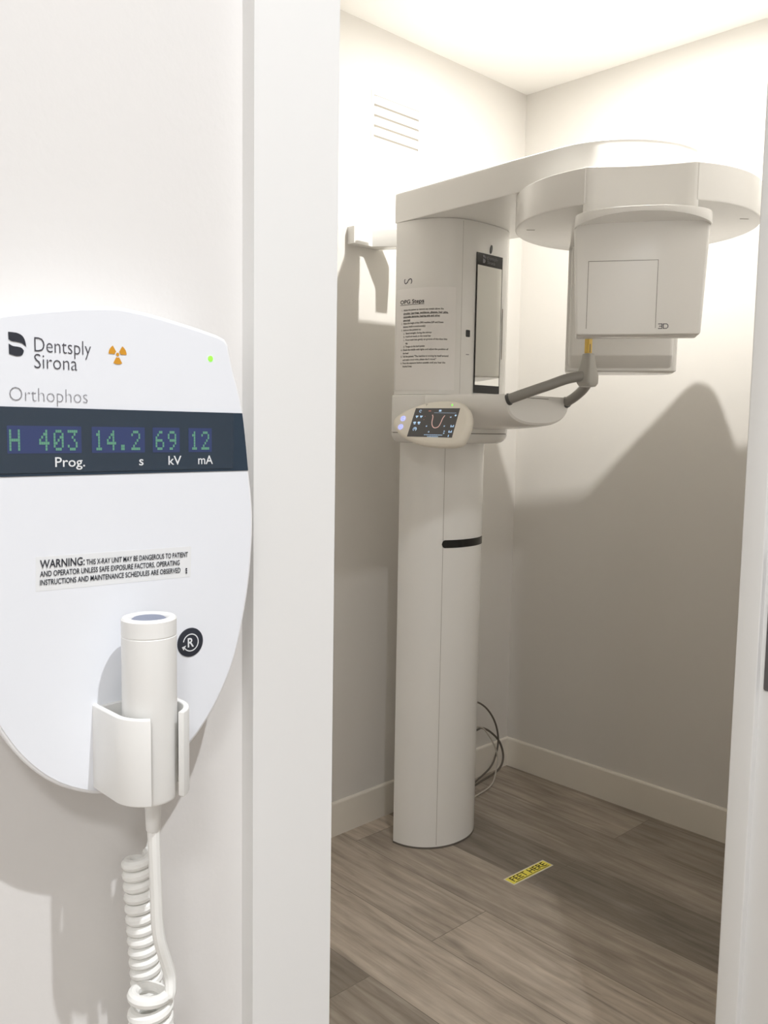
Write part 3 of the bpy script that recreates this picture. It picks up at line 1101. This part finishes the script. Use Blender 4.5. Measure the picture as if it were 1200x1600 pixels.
def half_at(z):
    for a, b in zip(half_s, half_s[1:]):
        if (a[1] - z) * (b[1] - z) <= 0 and a[1] != b[1] and a[0] > 0.05:
            return a[0] + (b[0] - a[0]) * (z - a[1]) / (b[1] - a[1])
    return 0.06
zb0, zb1 = 1.3269, 1.3567
zs = [zb0 + (zb1 - zb0) * k / 8 for k in range(9)]
bpoly = [(RX + half_at(z) - 0.0012, z) for z in zs] + [(RX - half_at(z) + 0.0012, z) for z in zs[::-1]]
bm = B()
prism(bm, bpoly, -0.0005, 0.0005, TR_)
bandp = lab(obj('display_band', bm, M_slate, rem), 'dark slate display band')
bm = B()
prism(bm, rrect(RX - 0.0620, RX + 0.0620, 1.3283, 1.3566, 0.0004, 2), 0.0002, 0.0008, TR_)
obj('display_film', bm, M_film, bandp)
LZ0, LZ1 = 1.3368, 1.3487
WIN = [(0.1437, 0.1766), (0.1815, 0.2080), (0.2122, 0.2268), (0.2318, 0.2452)]
for a, b in WIN:
    bm = B()
    prism(bm, rrect(a, b, LZ0, LZ1, 0.0003, 2), 0.0007, 0.0009, TR_)
    obj('display_window', bm, M_lcdwin, bandp)
DOT = {'H': ['10001', '10001', '10001', '11111', '10001', '10001', '10001'], '4': ['00010', '00110', '01010', '10010', '11111', '00010', '00010'],
       '0': ['01110', '10001', '10011', '10101', '11001', '10001', '01110'], '3': ['11111', '00010', '00100', '00010', '00001', '10001', '01110'],
       '1': ['00100', '01100', '00100', '00100', '00100', '00100', '01110'], '2': ['01110', '10001', '00001', '00010', '00100', '01000', '11111'],
       '.': ['00000', '00000', '00000', '00000', '00000', '01100', '01100'], '6': ['00110', '01000', '10000', '11110', '10001', '10001', '01110'],
       '9': ['01110', '10001', '10001', '01111', '00001', '00010', '01100'], ' ': ['00000'] * 7}
def digits(txt, x0, pitch, cell, z0, zc):
    bm = B()
    for i, ch in enumerate(txt):
        for r, row in enumerate(DOT[ch]):
            for c, v in enumerate(row):
                if v == '1':
                    u0, v0 = x0 + i * pitch + c * cell, z0 + (6 - r) * zc
                    plate(bm, [(u0, v0), (u0 + cell * 0.92, v0), (u0 + cell * 0.92, v0 + zc * 0.92), (u0, v0 + zc * 0.92)], TR_, 0.0011)
    return bm
for txt, x0_, pt in (('H 403', 0.1445, 0.00640), ('14.2', 0.1826, 0.00610), ('69', 0.2136, 0.00660), ('12', 0.2328, 0.00620)):
    obj('display_digits', digits(txt, x0_, pt, 0.00092, 1.3380, 0.00131), M_lcd, bandp)
bm = B()
tr = lambda x, y: TR_(x, y, 0.0011)
for t_, x0_, w_ in (('Prog.', 0.1642, 0.0138), ('s', 0.2048, 0.0023), ('kV', 0.2204, 0.0072), ('mA', 0.2371, 0.0086)):
    bm = B()
    put_text(bm, t_, 0.0062, tr, x0=x0_, y0=1.3308, width=w_, bold=0.008)
    obj('unit_lettering', bm, M_wink, bandp)
# printing on the face
trf = lambda x, y: TR_(x, y, 0.00045)
bm = B()
put_text(bm, 'Dentsply', 0.0091, trf, x0=0.1564, y0=1.3806, width=0.0256, bold=-0.012)
put_text(bm, 'Sirona', 0.0091, trf, x0=0.1562, y0=1.3735, width=0.0192, bold=-0.012)
obj('maker_lettering', bm, M_ink2, face)
bm = B()
put_text(bm, 'Orthophos', 0.0088, trf, x0=0.1453, y0=1.3592, width=0.0347, bold=-0.022)
obj('unit_name_lettering', bm, M_ink, face)
bm = B()
K = lambda cx, cy: (0.1454 + (cx - 35) / 2.857 * 0.000262, 1.3880 - (cy - 198) / 2.857 * 0.000258)
top_leaf = [K(*p) for p in ((35, 198), (72, 199))] + [K(p[0], p[1]) for p in smooth_line([(72, 199), (95, 208), (110, 228), (117, 262)], 5)] + [K(p[0], p[1]) for p in smooth_line([(112, 258), (95, 246), (70, 242), (50, 240), (36, 232)], 4)]
plate(bm, top_leaf, TR_, 0.00045)
low_leaf = [K(p[0], p[1]) for p in smooth_line([(36, 252), (55, 262), (78, 264), (95, 268), (105, 280)], 4)] + [K(p[0], p[1]) for p in smooth_line([(103, 290), (94, 303), (70, 308), (37, 300)], 4)]
plate(bm, low_leaf, TR_, 0.00045)
obj('maker_mark', bm, M_dark, face)
bm = B()
rc = (0.1949, 1.3820)
for a in (90, 210, 330):
    a += 180
    P = []
    for k in range(9):
        q = math.radians(a - 29 + 58 * k / 8)
        P.append((rc[0] + 0.0045 * math.cos(q), rc[1] + 0.0045 * math.sin(q)))
    for k in range(5):
        q = math.radians(a + 29 - 58 * k / 4)
        P.append((rc[0] + 0.0014 * math.cos(q), rc[1] + 0.0014 * math.sin(q)))
    plate(bm, P, TR_, 0.00045)
plate(bm, circle(rc[0], rc[1], 0.0008, 14), TR_, 0.00045)
lab(obj('radiation_symbol', bm, M_amb, face), 'amber radiation trefoil')
bm = B()
prism(bm, circle(0.2450, 1.3834, 0.0015, 18), 0, 0.0006, TR_, b1=0.0004)
lab(obj('status_light', bm, M_led, face), 'green status light')
# warning label, stuck on slightly crooked
aw = math.radians(-1.25)
def TW(u, v, w):
    return TR_(0.1940 + u * math.cos(aw) - v * math.sin(aw), 1.2828 + u * math.sin(aw) + v * math.cos(aw), w)
bm = B()
prism(bm, rrect(-0.0392, 0.0392, -0.0077, 0.0077, 0.0004, 2), 0.0001, 0.00028, TW)
wl = obj('warning_label', bm, M_label, rem)
bm = B()
tw = lambda x, y: TW(x, y, 0.0006)
put_text(bm, 'WARNING:', 0.0052, tw, x0=-0.0374, y0=0.0026, width=0.0206, bold=0.014)
put_text(bm, 'THIS X-RAY UNIT MAY BE DANGEROUS TO PATIENT', 0.0035, tw, x0=-0.0160, y0=0.0026, width=0.0532, bold=0.014)
put_text(bm, 'AND OPERATOR UNLESS SAFE EXPOSURE FACTORS, OPERATING', 0.0035, tw, x0=-0.0374, y0=-0.0012, width=0.0700, bold=0.014)
put_text(bm, 'INSTRUCTIONS AND MAINTENANCE SCHEDULES ARE OBSERVED', 0.0035, tw, x0=-0.0374, y0=-0.0050, width=0.0705, bold=0.014)
for v in (-0.0058, -0.0048, -0.0038):
    plate(bm, [(0.0360, v), (0.0369, v), (0.0369, v + 0.0007), (0.0360, v + 0.0007)], TW, 0.0006)
obj('warning_text', bm, M_dark, wl)
# round R button
bm = B()
prism(bm, circle(0.2325, 1.2407, 0.0074, 40), 0.0001, 0.0006, TR_, b1=0.0002)
rb = lab(obj('reset_button', bm, M_dark, face), 'round dark button marked R')
bm = B()
put_text(bm, 'R', 0.0066, lambda x, y: TR_(x, y, 0.0009), x0=0.2307, y0=1.2385, width=0.0036, bold=0.02)
ribbon(bm, [(0.2325 + 0.0043 * math.cos(a), 1.2407 + 0.0043 * math.sin(a)) for a in [math.radians(-150 + 320 * k / 30) for k in range(31)]], 0.00028, TR_, 0.0009)
plate(bm, [(0.2273, 1.2390), (0.2298, 1.2396), (0.2283, 1.2372)], TR_, 0.0009)
obj('reset_symbol', bm, M_wink, face)
# cradle: open-fronted clip
HX, HY, HR = 0.1978, 0.3565, 0.0124
bm = B()
def lip(sg):
    ro, ri = 0.0178, 0.0150
    pts_o, pts_i = [], []
    pts_o.append((HX + sg * ro, YF + 0.0005))
    pts_i.append((HX + sg * ri, YF + 0.0005))
    for k in range(11):
        a = math.radians(0 + 62 * k / 10)
        pts_o.append((HX + sg * ro * math.cos(a), HY - ro * math.sin(a)))
        pts_i.append((HX + sg * ri * math.cos(a), HY - ri * math.sin(a)))
    return pts_o + pts_i[::-1]
prism(bm, lip(-1), 1.1790, 1.2195, b0=0.0008, b1=0.0008)
prism(bm, lip(1), 1.1790, 1.2195, b0=0.0008, b1=0.0008)
box(bm, HX - 0.0168, HX + 0.0168, YF - 0.0028, YF + 0.0005, 1.1800, 1.2185)
obj('cradle', bm, M_clip, rem)

# ------------------------------------------------------------------ exposure handset with coiled cord
hs = thing('exposure_handset', (HX, HY, 1.16), 'white cylindrical exposure release handset with coiled cord, resting in the remote clip', 'handset')
def lathe(bm, prof, cx, cy, n=40):
    rings = [[(cx + r * math.cos(2 * PI * k / n), cy + r * math.sin(2 * PI * k / n), z) for k in range(n)] for r, z in prof]
    return loft(bm, rings)
bm = B()
lathe(bm, [(0.0110, 1.1765), (0.0118, 1.1770), (HR, 1.1785), (HR, 1.2537), (HR - 0.0002, 1.2539), (HR - 0.0002, 1.2543), (HR, 1.2545), (HR, 1.2616), (HR - 0.0006, 1.2624), (0.0096, 1.2626), (0.0086, 1.2618), (0.0082, 1.2608)], HX, HY)
grip = obj('grip', bm, M_clip, hs)
bm = B()
lathe(bm, [(0.0078, 1.2590), (0.0078, 1.2614), (0.0070, 1.2620)], HX, HY, 28)
lab(obj('release_button', bm, M_btn, hs), 'blue grey push button in the top of the handset')
bm = B()
lathe(bm, [(0.0031, 1.1600), (0.0034, 1.1605), (0.0040, 1.1775)], HX + 0.0012, HY, 20)
obj('strain_relief', bm, M_clip, hs)

path = [(HX + 0.0012, HY, 1.170), (HX + 0.0016, HY, 1.150), (0.2003, 0.3570, 1.130), (0.2012, 0.3575, 1.112), (0.2028, 0.3575, 1.1015), (0.2062, 0.3580, 1.0900), (0.2082, 0.3580, 1.0820), (0.2072, 0.3560, 1.0745)]
pts = smooth_line(path, 8)
c2x, c2y, r2 = 0.2008, 0.3640, 0.0083
z2 = 1.0735
turns2, p2 = 16, 0.0064
for k in range(1, turns2 * 24 + 1):          # first turn swings wide, the rest go down the wall
    a = -0.75 - 2 * PI * k / 24
    zz = z2 - p2 * k / 24 + (0.0035 * math.sin(min(1, k / 24) * PI) if k < 24 else 0)
    pts.append(Vector((c2x + r2 * math.cos(a), c2y + r2 * math.sin(a), zz)))
zend = z2 - p2 * turns2
c1x, c1y, r1 = 0.2083, 0.3900, 0.0056
zlo = zend - 0.02
last = pts[-1]
pts += smooth_line([last, last + Vector((0.001, 0.008, -0.02)), Vector((c1x - 0.002, c1y - 0.006, zlo - 0.012)), Vector((c1x + r1, c1y, zlo))], 8)[1:]
z1t = 1.1325
p1 = 0.0060
turns1 = int((z1t - zlo) / p1)
for k in range(1, turns1 * 22 + 1):
    a = 2 * PI * k / 22
    z = zlo + p1 * k / 22
    lean = 0.0045 * (z1t - z) / 0.07
    pts.append(Vector((c1x + 0.0003 + min(lean, 0.0045) + r1 * math.cos(a), c1y + r1 * math.sin(a), z)))
last = pts[-1]
pts += smooth_line([last, last + Vector((0.0055, 0.006, -0.0015)), Vector((0.2235, 0.3990, 1.138)), Vector((0.2228, 0.3985, 1.160)), Vector((0.2222, 0.3985, 1.186))], 8)[1:]
bm = B()
tube(bm, pts, 0.0029, 10)
obj('coiled_cord', bm, M_cord, hs)

# ------------------------------------------------------------------ ceiling downlights, the last one an added fill light
WHERE = ['round ceiling downlight above the x-ray machine arm', 'round hall ceiling downlight nearest the remote control',
         'added round fill light on the hall ceiling far left of the doorway']
for (x, y, w, c, r), lb_ in zip(DOWNLIGHTS, WHERE):
    d = thing('ceiling_downlight', (x, y, CEIL), lb_, 'ceiling light', 'recessed ceiling downlights')
    bm = B()
    n = 32
    rings = []
    for rr, zz in ((r + 0.012, CEIL - 0.001), (r + 0.030, CEIL - 0.0005), (r + 0.030, CEIL - 0.004), (r + 0.022, CEIL - 0.008), (r + 0.011, CEIL - 0.008), (r + 0.012, CEIL - 0.001)):
        rings.append([(x + rr * math.cos(2 * PI * k / n), y + rr * math.sin(2 * PI * k / n), zz) for k in range(n)])
    loft(bm, rings, cap=False)
    obj('trim_ring', bm, M_ceil, d)
    bm = B()
    prism(bm, circle(x, y, r + 0.012, 32), CEIL - 0.006, CEIL - 0.002)
    obj('diffuser', bm, M_lamp, d)
